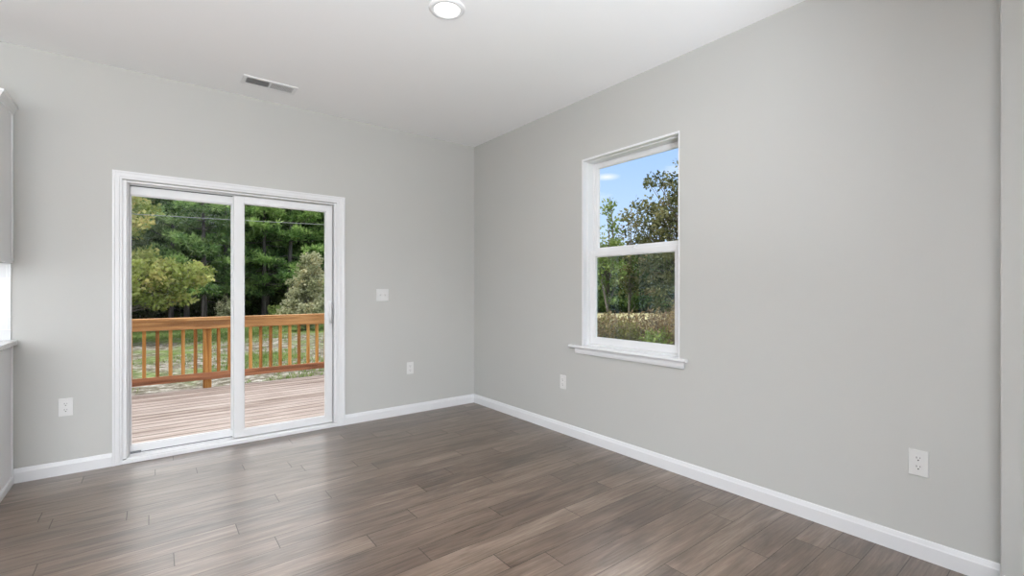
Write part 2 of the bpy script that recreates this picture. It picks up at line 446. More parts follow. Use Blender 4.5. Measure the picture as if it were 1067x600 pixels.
def ground_mat():
    m = mat('patchy_lawn_soil', (0.2, 0.22, 0.1), 0.95, 0.1)
    t = m.node_tree; b = t.nodes['Principled BSDF']; L = t.links.new
    g = N(t, 'ShaderNodeNewGeometry')
    n = N(t, 'ShaderNodeTexNoise'); n.inputs['Scale'].default_value = 0.55; n.inputs['Detail'].default_value = 7; n.inputs['Roughness'].default_value = 0.66
    L(g.outputs['Position'], n.inputs[0])
    n2 = N(t, 'ShaderNodeTexNoise'); n2.inputs['Scale'].default_value = 5.5; n2.inputs['Detail'].default_value = 6; n2.inputs['Roughness'].default_value = 0.7
    L(g.outputs['Position'], n2.inputs[0])
    straw = ramp(t, n2.outputs[0], [(0.36, (0.07, 0.062, 0.04)), (0.5, (0.20, 0.18, 0.14)), (0.64, (0.48, 0.46, 0.42))])
    green = ramp(t, n2.outputs[0], [(0.35, (0.08, 0.12, 0.035)), (0.6, (0.19, 0.26, 0.08))])
    # bare straw strewn between deck and woods, greener towards the woods and along the deck
    s = N(t, 'ShaderNodeSeparateXYZ'); L(g.outputs['Position'], s.inputs[0])
    band = ramp(t, mth(t, 'DIVIDE', s.outputs[1], 30.0), [(0.14, 0.25), (0.22, 0.55), (0.50, 0.46), (0.60, 0.02)])
    f = mth(t, 'ADD', mth(t, 'MULTIPLY', mth(t, 'SUBTRACT', n.outputs[0], 0.5), 2.2), band)
    fm = ramp(t, f, [(0.25, 0.0), (0.55, 1.0)])
    lawn = mixc(t, fm, green, straw)
    # dry hay meadow far to the east, needle litter under the pines
    mead = ramp(t, n2.outputs[0], [(0.35, (0.36, 0.33, 0.17)), (0.6, (0.60, 0.55, 0.33))])
    fe = mth(t, 'MULTIPLY', mth(t, 'GREATER_THAN', s.outputs[0], 15.0), 1.0)
    c = mixc(t, fe, lawn, mead)
    litter = ramp(t, n2.outputs[0], [(0.35, (0.05, 0.045, 0.025)), (0.6, (0.13, 0.11, 0.06))])
    fl = mth(t, 'MULTIPLY', mth(t, 'GREATER_THAN', mth(t, 'ADD', s.outputs[1], mth(t, 'MULTIPLY', n.outputs[0], 3.0)), 24.5), mth(t, 'LESS_THAN', s.outputs[0], 15.0))
    L(mixc(t, fl, c, litter), b.inputs['Base Color'])
    bp = N(t, 'ShaderNodeBump'); bp.inputs['Strength'].default_value = 0.8; bp.inputs['Distance'].default_value = 0.08
    L(n2.outputs[0], bp.inputs['Height']); L(bp.outputs[0], b.inputs['Normal'])
    return m
M['ground'] = ground_mat()

# ================================================================== SETTING
CEIL = 2.74
X0, Y0 = -8.7, -9.3          # far ends of the open-plan room behind the camera
bm = bmesh.new(); bx(bm, X0 - .15, 0.15, Y0 - .15, 0.16, -0.12, 0.0)
structure(obj('floor', bm, M['plank']), 'grey-brown wood-look plank floor running parallel to the glass door wall', 'floor')
bm = bmesh.new(); bx(bm, X0 - .15, 0.15, Y0 - .15, 0.16, CEIL, CEIL + 0.14)
structure(obj('ceiling', bm, M['ceiling']), 'smooth flat white painted ceiling', 'ceiling')

DX0, DX1, DZ = -2.905, -1.447, 1.972        # rough opening of the patio door
bm = bmesh.new()
bx(bm, X0 - .15, DX0, 0, 0.16, 0, CEIL); bx(bm, DX1, 0.15, 0, 0.16, 0, CEIL); bx(bm, DX0, DX1, 0, 0.16, DZ, CEIL)
structure(obj('wall_back', bm, M['wall']), 'pale greige painted wall with the sliding glass door', 'wall')
WY0, WY1, WZ0, WZ1 = -2.456, -1.59, 0.735, 2.248
bm = bmesh.new()
bx(bm, 0, 0.15, WY1, 0, 0, CEIL); bx(bm, 0, 0.15, Y0, WY0, 0, CEIL)
bx(bm, 0, 0.15, WY0, WY1, 0, WZ0); bx(bm, 0, 0.15, WY0, WY1, WZ1, CEIL)
structure(obj('wall_right', bm, M['wall']), 'long pale greige painted wall with the double-hung window', 'wall')
bm = bmesh.new(); bx(bm, -0.10, 0.0, Y0, -3.927, 0, CEIL, 0.006, 3)
structure(obj('wall_front', bm, M['wall']), 'thickened greige wall end at the edge of the room beside the outlet', 'wall')
bm = bmesh.new()
bx(bm, X0 - .15, -7.75, Y0 - .15, Y0, 0, CEIL); bx(bm, -3.45, 0.15, Y0 - .15, Y0, 0, CEIL)
bx(bm, -7.75, -3.45, Y0 - .15, Y0, 0, 0.45); bx(bm, -7.75, -3.45, Y0 - .15, Y0, 2.45, CEIL)
structure(obj('wall_rear', bm, M['wall']), 'pale greige wall with a wide opening for the added fill light behind the viewer', 'wall')  # opening made for the rear fill light
bm = bmesh.new()
bx(bm, X0 - .15, X0, Y0, -6.85, 0, CEIL); bx(bm, X0 - .15, X0, -2.35, 0.0, 0, CEIL)
bx(bm, X0 - .15, X0, -6.85, -2.35, 0, 0.45); bx(bm, X0 - .15, X0, -6.85, -2.35, 2.45, CEIL)
structure(obj('wall_left', bm, M['wall']), 'pale greige kitchen side wall with an opening for the added fill light', 'wall')  # opening made for the kitchen side fill light

bm = bmesh.new(); bx(bm, -1.62, -0.101, -4.87, -4.75, 0, CEIL, 0.004)  # unseen wall added to keep light off the wall end
structure(obj('wall_blocker', bm, M['wall']), 'short greige wall added behind the viewer to shade the wall end', 'wall')
# baseboards: flat face, eased top
def base_profile(h=0.089, t=0.014):
    return [(0, 0), (t, 0), (t, h * 0.72), (t * 0.80, h * 0.78), (t * 0.62, h * 0.90), (t * 0.45, h * 0.97), (t * 0.2, h), (0, h)]
bm = bmesh.new()
pr = base_profile()
prism(bm, pr, lambda e, p: Vector(((-3.424, -2.9555)[e], -p[0], p[1])))
prism(bm, pr, lambda e, p: Vector(((-1.3795, -p[0])[e], -p[0], p[1])))
structure(obj('baseboard_back', bm, M['trim']), 'white baseboard along the glass door wall', 'baseboard')
bm = bmesh.new()
prism(bm, pr, lambda e, p: Vector((-p[0], (-3.927, -p[0])[e], p[1])))
structure(obj('baseboard_right', bm, M['trim']), 'white baseboard along the window wall', 'baseboard')
bm = bmesh.new()
prism(bm, pr, lambda e, p: Vector((-0.10 - p[0], (-4.75, -3.936)[e], p[1])))
structure(obj('baseboard_front', bm, M['trim']), 'white baseboard on the thickened wall end', 'baseboard')

# ------------------------------------------------------------------ sliding glass door
door = bpy.data.objects.new('door_1', None); C.objects.link(door)
structure(door, 'white sliding glass patio door with two tall panes', 'door')
# casing: flat with a stepped inner bead, mitred as three boards
bm = bmesh.new()
cw = 0.052
cpro = [(0, 0), (0.011, 0), (0.011, cw * 0.22), (0.014, cw * 0.30), (0.015, cw * 0.72), (0.018, cw * 0.80), (0.018, cw), (0, cw)]
ix0, ix1, iz = -2.902, -1.450, 1.977
prism(bm, cpro, lambda e, p: Vector((ix0 - p[1], -p[0], (0.0, iz + p[1])[e])))
prism(bm, cpro, lambda e, p: Vector((ix1 + p[1] * 1.33, -p[0], (0.0, iz + p[1])[e])))
prism(bm, cpro, lambda e, p: Vector(((ix0 - p[1], ix1 + p[1] * 1.33)[e], -p[0], iz + p[1])))
obj('casing', bm, M['trim'], door)
# outer frame: jambs, head and sill with two tracks
FX0, FX1, FZ = DX0 + .002, DX1 - .002, DZ - .002
bm = bmesh.new()
jl, jr = -2.866, -1.481
bx(bm, FX0, jl - .012, 0.001, 0.158, 0, FZ, .002); bx(bm, FX0 + .004, jl - .003, 0.030, 0.081, 0.03, FZ - .004, .002); bx(bm, jr + .012, FX1, 0.001, 0.158, 0, FZ, .002)
bx(bm, jl - .013, jl, 0.062, 0.078, 0.03, FZ - .012, .001); bx(bm, jr, jr + .013, 0.062, 0.078, 0.03, FZ - .012, .001)
bx(bm, jl - .013, jl + .004, 0.128, 0.150, 0.03, FZ - .012, .001); bx(bm, jr - .002, jr + .013, 0.128, 0.150, 0.03, FZ - .012, .001)
bx(bm, FX0, FX1, 0.006, 0.158, 1.957, FZ, .002)
bx(bm, FX0, FX1, 0.066, 0.076, 1.951, 1.960); 
bx(bm, FX0, FX1, 0.001, 0.158, 0.0, 0.034, .002); bx(bm, ix0 + .0005, ix1 - .0005, -0.014, 0.004, 0.0, 0.026, .003)
bx(bm, jl - .01, jr + .01, 0.062, 0.078, 0.03, 0.040, .001)
obj('frame', bm, M['vinyl'], door)
def sash(name, x0, x1, z0, z1, gx0, gx1, gz0, gz1, y0, y1, parent, glass):
    bm = bmesh.new()
    bv = .003
    bx(bm, x0, gx0, y0, y1, z0, z1, bv); bx(bm, gx1, x1, y0, y1, z0, z1, bv)
    bx(bm, gx0 - .001, gx1 + .001, y0, y1, z0, gz0, bv); bx(bm, gx0 - .001, gx1 + .001, y0, y1, gz1, z1, bv)
    # glazing bead: a small sloped frame round the pane
    d = .012; yb = (y0 + y1) / 2
    for (a, b_, c, e_) in ((gx0, gx0 + d * .55, gz0, gz1), (gx1 - d * .55, gx1, gz0, gz1)):
        bx(bm, a, b_, yb - .012, yb + .012, c, e_, .002)
    for (c, e_) in ((gz0, gz0 + d * .55), (gz1 - d * .55, gz1)):
        bx(bm, gx0, gx1, yb - .012, yb + .012, c, e_, .002)
    s = obj(name, bm, M['vinyl'], parent)
    bm = bmesh.new(); bx(bm, gx0 + .002, gx1 - .002, yb - .003, yb + .003, gz0 + .002, gz1 - .002)
    obj('glass_pane', bm, glass, s)
    return s
fixed = sash('fixed_panel', -2.8655, -2.172, 0.044, 1.946, -2.861, -2.236, 0.092, 1.887, 0.082, 0.124, door, M['glass'])
slide = sash('sliding_panel', -2.232, -1.4825, 0.042, 1.944, -2.163, -1.533, 0.095, 1.894, 0.020, 0.060, door, M['glass'])
# the gaps above and below the fixed pane, the rubber bumper in the lower track
bm = bmesh.new()
bx(bm, -2.864, -2.235, 0.088, 0.120, 1.945, 1.958)
bx(bm, -2.80, -2.235, 0.088, 0.120, 0.033, 0.045)
obj('gasket', bm, M['gasket'], door)
bm = bmesh.new(); bx(bm, -2.862, -2.80, 0.068, 0.100, 0.040, 0.054, .002)
o = obj('track_bumper', bm, M['gasket'], door); o['label'] = 'dark grey rubber bumper in the track'
# handle: bowed pull with two feet
bm = bmesh.new()
hp = [(-1.490, 0.020, 1.088), (-1.496, -0.004, 1.084), (-1.508, -0.030, 1.068), (-1.514, -0.038, 1.045), (-1.514, -0.038, 0.965), (-1.508, -0.030, 0.940), (-1.500, -0.006, 0.930), (-1.499, 0.020, 0.929)]
tube(bm, hp, [.010, .010, .0095, .0095, .0095, .0095, .010, .010], 12)
bx(bm, -1.513, -1.486, 0.012, 0.022, 0.905, 1.11, .004)
obj('handle', bm, M['vinyl'], slide, True)
# threshold strip
# ------------------------------------------------------------------ double-hung window
win = bpy.data.objects.new('window_1', None); C.objects.link(win)
structure(win, 'white double-hung window with two sashes, trees outside', 'window')
bm = bmesh.new()
t = 0.012
bx(bm, -0.004, 0.046, WY1 - t, WY1 + .004, 0.757, WZ1 + .004, .002); bx(bm, -0.004, 0.046, WY0 - .004, WY0 + t * .35, 0.757, WZ1 + .004, .0015)
bx(bm, -0.004, 0.046, WY0 + t * .3, WY1 - t, WZ1 - t, WZ1 + .004, .002)
obj('jamb_liner', bm, M['trim'], win)
bm = bmesh.new()
f = 0.020
bx(bm, 0.040, 0.148, WY1 - f, WY1 - .001, 0.757, WZ1 - .001, .002); bx(bm, 0.040, 0.148, WY0 + .001, WY0 + f, 0.757, WZ1 - .001, .002)
bx(bm, 0.040, 0.148, WY0 + f, WY1 - f, WZ1 - f, WZ1 - .001, .002); bx(bm, 0.046, 0.148, WY0 + f, WY1 - f, 0.757, 0.772, .002)
bx(bm, 0.106, 0.113, WY1 - f - .008, WY1 - f, 0.77, WZ1 - f); bx(bm, 0.106, 0.113, WY0 + f, WY0 + f + .008, 0.77, WZ1 - f)
obj('frame', bm, M['vinyl'], win)
def wsash(name, y0, y1, z0, z1, gy0, gy1, gz0, gz1, x0, x1, glass):
    bm = bmesh.new(); bv = .003
    bx(bm, x0, x1, y0, gy0, z0, z1, bv); bx(bm, x0, x1, gy1, y1, z0, z1, bv)
    bx(bm, x0, x1, gy0 - .001, gy1 + .001, z0, gz0, bv); bx(bm, x0, x1, gy0 - .001, gy1 + .001, gz1, z1, bv)
    xb = (x0 + x1) / 2
    for (a, b_) in ((gy0, gy0 + .007), (gy1 - .007, gy1)):
        bx(bm, xb - .009, xb + .009, a, b_, gz0, gz1, .002)
    for (a, b_) in ((gz0, gz0 + .006), (gz1 - .006, gz1)):
        bx(bm, xb - .009, xb + .009, gy0, gy1, a, b_, .002)
    s = obj(name, bm, M['vinyl'], win)
    bm = bmesh.new(); bx(bm, xb - .003, xb + .003, gy0 + .002, gy1 - .002, gz0 + .002, gz1 - .002)
    obj('glass_pane', bm, glass, s)
    return s
wsash('upper_sash', WY0 + .022, WY1 - .022, 1.487, 2.228, -2.395, -1.648, 1.540, 2.192, 0.114, 0.142, M['glass'])
low = wsash('lower_sash', WY0 + .022, WY1 - .014, 0.772, 1.515, -2.378, -1.652, 0.822, 1.473, 0.076, 0.105, M['coated_glass'])
bm = bmesh.new(); bx(bm, 0.079, 0.104, -2.05, -1.99, 1.514, 1.522, .002); lathe(bm, [(.012, 1.521), (.012, 1.531), (.009, 1.534)], 20, (0.09, -2.02, 0))
bx(bm, 0.062, 0.094, -2.028, -2.018, 1.526, 1.533, .002)
obj('sash_lock', bm, M['vinyl'], low)
bm = bmesh.new()
spro = [(0.046, 0.7355), (0.046, 0.757), (-0.026, 0.757), (-0.032, 0.753), (-0.033, 0.744), (-0.029, 0.737), (-0.024, 0.7355)]
prism(bm, spro, lambda e, p: Vector((p[0] if True else 0, (WY0 + .001, WY1 - .001)[e], p[1])))
spro2 = [(-0.0005, 0.7355), (-0.0005, 0.757), (-0.026, 0.757), (-0.032, 0.753), (-0.033, 0.744), (-0.029, 0.737), (-0.024, 0.7355)]
prism(bm, spro2, lambda e, p: Vector((p[0], (-2.520, WY0 + .001)[e], p[1])))
prism(bm, spro2, lambda e, p: Vector((p[0], (WY1 - .001, -1.458)[e], p[1])))
obj('window_stool', bm, M['trim'], win)
bm = bmesh.new()
apro = [(-.0005, 0.693), (-.014, 0.693), (-.016, 0.700), (-.018, 0.712), (-.018, 0.735), (-.0005, 0.735)]
prism(bm, apro, lambda e, p: Vector((p[0], (-2.497, -1.520)[e], p[1])))
obj('window_apron', bm, M['trim'], win)

# ================================================================== FITTINGS
# ------------------------------------------------------------------ recessed ceiling lights
def make_light(loc, label, group=None):
    t = thing('ceiling_light', label, 'ceiling light', loc, 0, group)
    bm = bmesh.new()
    lathe(bm, [(0.098, 0.0), (0.0985, -0.003), (0.095, -0.007), (0.086, -0.011), (0.073, -0.012), (0.070, -0.009), (0.069, -0.005), (0.069, 0.0)], 64, caps=False)
    obj('trim_ring', bm, M['register'], t, True)
    bm = bmesh.new()
    lathe(bm, [(0.0692, -0.004), (0.0685, -0.0085), (0.056, -0.0105), (0.030, -0.0115), (0.004, -0.012)], 64)
    obj('diffuser', bm, M['diffuser'], t, True)
    d = bpy.data.lights.new('downlight_glow', 'AREA'); d.shape = 'DISK'; d.size = 0.14; d.energy = DOWNLIGHT_W; d.color = (1, 0.975, 0.94); d.spread = R(165)
    l = bpy.data.objects.new('downlight_glow', d); C.objects.link(l); l.parent = t; l.location = (0, 0, -0.0145)
    return t
cl0 = make_light((-1.466, -1.978, CEIL), 'round white lit disc light on the ceiling near the window')
for (x, y) in ((-4.9, -3.9), (-7.4, -3.3), (-1.46, -6.4), (-4.6, -6.2)):
    c = dup(cl0, (x, y, CEIL), 0, 'round white disc light on the ceiling out of view', 'ceiling lights behind the viewer')

# ------------------------------------------------------------------ ceiling register
v = thing('ceiling_vent', 'white metal air register on the ceiling above the sliding door', 'vent', (-2.042, -0.338, CEIL))
bm = bmesh.new()
L_, W_ = 0.182, 0.080
for (a, b_, c, d) in ((-L_, L_, -W_, -W_ + .026), (-L_, L_, W_ - .026, W_), (-L_, -L_ + .026, -W_ + .025, W_ - .025), (L_ - .026, L_, -W_ + .025, W_ - .025)):
    bx(bm, a, b_, c, d, -0.006, 0.0, .0025)
bx(bm, -.006, .006, -W_ + .024, W_ - .024, -0.005, 0.0, .001)
obj('face_frame', bm, M['register'], v)
bm = bmesh.new(); bx(bm, -L_ + .02, L_ - .02, -W_ + .02, W_ - .02, -0.0012, -0.0002)
obj('duct_opening', bm, M['duct'], v)
def louvers(x0, x1, tilt, n):
    bm = bmesh.new()
    for i in range(n):
        x = x0 + (x1 - x0) * (i + .5) / n
        d = Vector((math.sin(tilt), 0, -math.cos(tilt))) * 0.0058
        th = Vector((math.cos(tilt), 0, math.sin(tilt))) * 0.0007
        p0 = Vector((x, 0, -0.0013))
        pts = [p0 - th, p0 + th, p0 + d + th, p0 + d - th]
        prism(bm, pts, lambda e, p: p + Vector((0, (-W_ + .025, W_ - .025)[e], 0)))
    return bm
o = obj('louver_bank', louvers(-L_ + .026, -.006, R(-28), 15), M['register'], v)
o = obj('louver_bank', louvers(.006, L_ - .026, R(38), 15), M['register'], v)

# ------------------------------------------------------------------ outlets and switch; built facing -Y, then turned
def make_outlet(name, label, loc, rotz):
    t = thing(name, label, 'outlet', loc, rotz)
    bm = bmesh.new(); bx(bm, -.0355, .0355, -.0055, 0, -.058, .058, .0028, 3)
    obj('cover_plate', bm, M['plate'], t)
    for s in (1, -1):
        bm = bmesh.new()
        z = s * .0195
        pts = []
        for k in range(28):
            a = 2 * PI * k / 28
            pts.append((max(-.0148, min(.0148, .0172 * math.cos(a))), z + max(-.0138, min(.0138, .0172 * math.sin(a)))))
        prism(bm, pts, lambda e, p: Vector((p[0], (-.0045, -.0078)[e], p[1])))
        r = obj('receptacle', bm, M['plate'], t)
        bm = bmesh.new()
        bx(bm, -.0074, -.0048, -.0084, -.0072, z + .0005, z + .0085); bx(bm, .0050, .0072, -.0084, -.0072, z + .0015, z + .0078)
        lathe(bm, [(.0030, -.0084), (.0030, -.0072)], 16, (0, 0, z - .0068), 'Y')
        obj('socket_slots', bm, M['socket_dark'], r)
    bm = bmesh.new(); lathe(bm, [(.0032, -.0068), (.0032, -.005)], 16, (0, 0, 0), 'Y')
    obj('screw', bm, M['screw'], t)
    return t
make_outlet('wall_outlet', 'white duplex outlet low on the wall between cabinets and glass door', (-3.185, 0, 0.438), 0)
make_outlet('wall_outlet', 'white duplex outlet right of the glass door, low below the light switch', (-0.748, 0, 0.443), 0)
make_outlet('wall_outlet', 'small white outlet on the window wall, left of the window below the sill', (0, -1.370, 0.431), -PI / 2)
make_outlet('wall_outlet', 'white duplex outlet on the window wall nearest the right edge', (0, -3.662, 0.426), -PI / 2)

sw = thing('light_switch', 'white double light switch plate right of the sliding glass door', 'light switch', (-1.028, 0, 1.157))
bm = bmesh.new(); bx(bm, -.059, .059, -.0055, 0, -.058, .058, .0028, 3)
obj('cover_plate', bm, M['plate'], sw)
for s in (-1, 1):
    bm = bmesh.new()
    xx = s * .023
    bx(bm, xx - .0062, xx + .0062, -.0066, -.0045, -.0125, .0125, .0008)
    r = obj('toggle_collar', bm, M['plate'], sw)
    bm = bmesh.new()
    prism(bm, [(-.0045, -.0055), (-.0160, .0045), (-.0160, .0095), (-.0045, .0075)], lambda e, p: Vector((xx + (-.0044, .0044)[e], p[0], p[1])))
    obj('toggle', bm, M['plate'], r)
for xx in (-.023, .023):
    for zz in (-.030, .030):
        bm = bmesh.new(); lathe(bm, [(.0030, -.0066), (.0030, -.005)], 14, (xx, 0, zz), 'Y')
        obj('screw', bm, M['screw'], sw)

# ------------------------------------------------------------------ kitchen cabinets at the left edge
EX = -3.428            # plane of the end panels
def shaker(bm, x0, x1, z0, z1, y, t=0.019, st=0.06):
    """shaker door or drawer front: four rails and a recessed panel, front at y - t"""
    bx(bm, x0, x0 + st, y - t, y, z0, z1, .0015); bx(bm, x1 - st, x1, y - t, y, z0, z1, .0015)
    bx(bm, x0 + st, x1 - st, y - t, y, z0, z0 + st, .0015); bx(bm, x0 + st, x1 - st, y - t, y, z1 - st, z1, .0015)
    bx(bm, x0 + st - .002, x1 - st + .002, y - t + .008, y - .002, z0 + st - .002, z1 - st + .002)
def pull(x, y, z0, z1, parent, horiz=False):
    bm = bmesh.new()
    if horiz:
        tube(bm, [(z0, y, x), (z0, y - .028, x), (z0 + .006, y - .032, x), (z1 - .006, y - .032, x), (z1, y - .028, x), (z1, y, x)], [.005] * 6, 10)
    else:
        tube(bm, [(x, y, z0), (x, y - .028, z0), (x, y - .032, z0 + .006), (x, y - .032, z1 - .006), (x, y - .028, z1), (x, y, z1)], [.005] * 6, 10)
    obj('handle', bm, M['steel'], parent, True)
uc = thing('upper_cabinet', 'white wall cabinet with crown moulding at the left edge', 'cabinet', (0, 0, 0))
UX = EX - 0.91
bm = bmesh.new()
bx(bm, UX, EX, -0.305, -0.001, 1.383, 2.30, .001)
obj('body', bm, M['cabinet'], uc)
for (a, b_, hx) in ((UX + .003, UX + .4535, UX + .43), (UX + .4565, EX - .003, UX + .48)):
    bm = bmesh.new(); shaker(bm, a, b_, 1.386, 2.286, -0.3055)
    d = obj('door', bm, M['cabinet'], uc)
    pull(hx, -0.3245, 1.42, 1.55, d)
bm = bmesh.new()      # crown: coved profile along the front and the end
cp = [(0.0, 2.292), (0.006, 2.292), (0.009, 2.302), (0.014, 2.318), (0.022, 2.330), (0.027, 2.334), (0.027, 2.347), (0.0, 2.347)]
prism(bm, cp, lambda e, p: Vector((EX + p[0], (-0.325 - p[0], -0.001)[e], p[1])))
prism(bm, cp, lambda e, p: Vector(((UX, EX + p[0])[e], -0.325 - p[0], p[1])))
bx(bm, UX, EX, -0.325, -0.001, 2.300, 2.345)
obj('crown', bm, M['cabinet'], uc)
bm = bmesh.new(); bx(bm, EX + .0005, EX + .008, -0.030, -0.001, 1.384, 2.294, .002); bx(bm, EX - .02, EX + .007, -0.325, -0.001, 1.372, 1.3825, .002)
obj('scribe_trim', bm, M['cabinet'], uc)

bc = thing('base_cabinet', 'white base cabinet under the counter at the left edge', 'cabinet', (0, 0, 0))
bm = bmesh.new()
bx(bm, UX, EX, -0.585, -0.001, 0.10, 0.862, .001); bx(bm, UX, EX, -0.515, -0.001, 0.0, 0.10)
obj('body', bm, M['cabinet'], bc)
for (a, b_, hx) in ((UX + .003, UX + .4535, UX + .43), (UX + .4565, EX - .003, UX + .48)):
    bm = bmesh.new(); shaker(bm, a, b_, 0.106, 0.690, -0.5855)
    d = obj('door', bm, M['cabinet'], bc); pull(hx, -0.6045, 0.54, 0.66, d)
    bm = bmesh.new(); bx(bm, a, b_, -0.6045, -0.5855, 0.696, 0.856, .002)
    d = obj('drawer', bm, M['cabinet'], bc); pull(0.776, -0.6045, (a + b_) / 2 - .065, (a + b_) / 2 + .065, d, True)
bm = bmesh.new(); bx(bm, EX + .0005, EX + .008, -0.030, -0.0145, 0.0, 0.861, .002)
obj('scribe_trim', bm, M['cabinet'], bc)
bm = bmesh.new(); prism(bm, base_profile(0.05, 0.010), lambda e, p: Vector((EX + .0003 + p[0], (-0.513, -0.0145)[e], p[1])))
obj('toe_moulding', bm, M['trim'], bc)
bm = bmesh.new(); bx(bm, UX, EX + .022, -0.632, -0.001, 0.8625, 0.893, .003)
tag(obj('countertop', bm, M['counter']), 'pale stone countertop on the white base cabinet', 'countertop')
bm = bmesh.new(); bx(bm, UX, EX - .004, -0.009, -0.0005, 0.8935, 1.3715)
structure(obj('trim_1', bm, M['tile']), 'grey tile backsplash between counter and wall cabinet', 'backsplash')

# ================================================================== OUTDOORS
GZ = -0.62
rng = np.random.default_rng(7)
random.seed(7)
# ------------------------------------------------------------------ ground
def make_ground():
    nx, ny = 130, 120
    xs = np.linspace(-22, 58, nx); ys = np.concatenate([np.linspace(-26, 3, 30), np.linspace(3.4, 75, ny - 30)])
    X, Y = np.meshgrid(xs, ys)
    Z = GZ + 0.035 * np.sin(X * 1.3 + 1.1) * np.cos(Y * 0.9) + 0.025 * np.sin(X * 2.9 + Y * 1.7)
    Z = np.where((X < 0.5) & (Y < 4.0), GZ - 0.15, Z)
    V = np.stack([X, Y, Z], -1).reshape(-1, 3)
    i = np.arange((ny - 1) * (nx - 1)); r = i // (nx - 1); c = i % (nx - 1)
    a = r * nx + c
    Fq = np.stack([a, a + 1, a + nx + 1, a + nx], -1)
    return raw('ground', V, Fq, M['ground'])
structure(make_ground(), 'patchy straw-strewn grass yard running back to the woods', 'ground')

# ------------------------------------------------------------------ deck
DKZ = -0.12
bm = bmesh.new()
y = 0.175
while y < 3.33:
    bx(bm, -5.2, 0.12, y, min(y + 0.1365, 3.345), DKZ - .035, DKZ, .004, 1)
    y += 0.1445
bx(bm, -5.18, 0.10, 3.27, 3.31, DKZ - .24, DKZ - .036); bx(bm, -5.18, 0.10, 0.17, 0.21, DKZ - .24, DKZ - .036)
for k in range(10):
    x = -5.15 + k * 0.58
    bx(bm, x, x + .04, 0.21, 3.27, DKZ - .22, DKZ - .036)
for x in (-5.1, -2.6, -0.05):
    bx(bm, x, x + .1, 3.16, 3.26, GZ - .2, DKZ - .036)
structure(obj('deck', bm, M['deck']), 'weathered wooden deck outside the sliding glass door', 'deck')

# ------------------------------------------------------------------ railing
rail = thing('deck_railing', 'orange-brown treated wood railing along the far edge of the deck', 'railing', (0, 0, 0))
bm = bmesh.new(); bx(bm, -5.1, 0.02, 3.255, 3.395, 0.800, 0.836, .003)
obj('cap_rail', bm, M['rail_wood'], rail)
bm = bmesh.new(); bx(bm, -5.1, 0.02, 3.262, 3.299, 0.683, 0.7995, .003)
obj('top_rail', bm, M['rail_wood'], rail)
bm = bmesh.new(); bx(bm, -5.1, 0.02, 3.262, 3.299, -0.002, 0.090, .003)
obj('bottom_rail', bm, M['rail_wood_red'], rail)
posts = (-5.05, -3.95, -2.15, -0.33)
for x in posts[1:]:
    bm = bmesh.new(); bx(bm, x - .047, x + .047, 3.300, 3.394, DKZ, 0.7995, .003)
    obj('post', bm, M['post_wood'], rail)
xb = -2.15 - .1255
bal = [-2.15 - .1345 * k for k in range(1, 20)] + [-2.15 + .1290 * k for k in range(1, 17)]
bal = [x for x in bal if x > -5.05 and all(abs(x - p) > .07 for p in posts)]
for x in bal:
    bm = bmesh.new(); bx(bm, x - .0195, x + .0195, 3.300, 3.338, 0.01, 0.799, .002, 1)
    obj('baluster', bm, M['post_wood'], rail)

# ------------------------------------------------------------------ plants
plant_no = [0]
def reseed():
    global rng
    plant_no[0] += 1
    rng = np.random.default_rng(100 + plant_no[0])
def unit(n):
    v = rng.normal(size=(n, 3)); return v / np.linalg.norm(v, axis=1, keepdims=True)
def leaves(P, D, length, width, tint):
    """one leaf per point P along D: a diamond folded a little along its midrib"""
    n = len(P)
    D = D / np.linalg.norm(D, axis=1, keepdims=True)
    U = np.cross(D, unit(n)); U /= np.linalg.norm(U, axis=1, keepdims=True) + 1e-9
    Nn = np.cross(D, U)
    l = np.asarray(length).reshape(-1, 1) * np.ones((n, 1)); w = np.asarray(width).reshape(-1, 1) * np.ones((n, 1))
    V = np.stack([P, P + D * l * .5 + U * w * .5 + Nn * w * .12, P + D * l, P + D * l * .5 - U * w * .5 + Nn * w * .12], 1).reshape(-1, 3)
    i = np.arange(n)[:, None] * 4
    Fq = np.concatenate([i, i + 1, i + 2, i + 3], 1)
    return V, Fq, np.repeat(tint, 4)
def wobble(p0, p1, k, amt):
    p0, p1 = np.asarray(p0, float), np.asarray(p1, float)
    return [tuple(p0 + (p1 - p0) * t + (rng.normal(size=3) * amt * math.sin(PI * t) if 0 < t < 1 else 0)) for t in np.linspace(0, 1, k)]

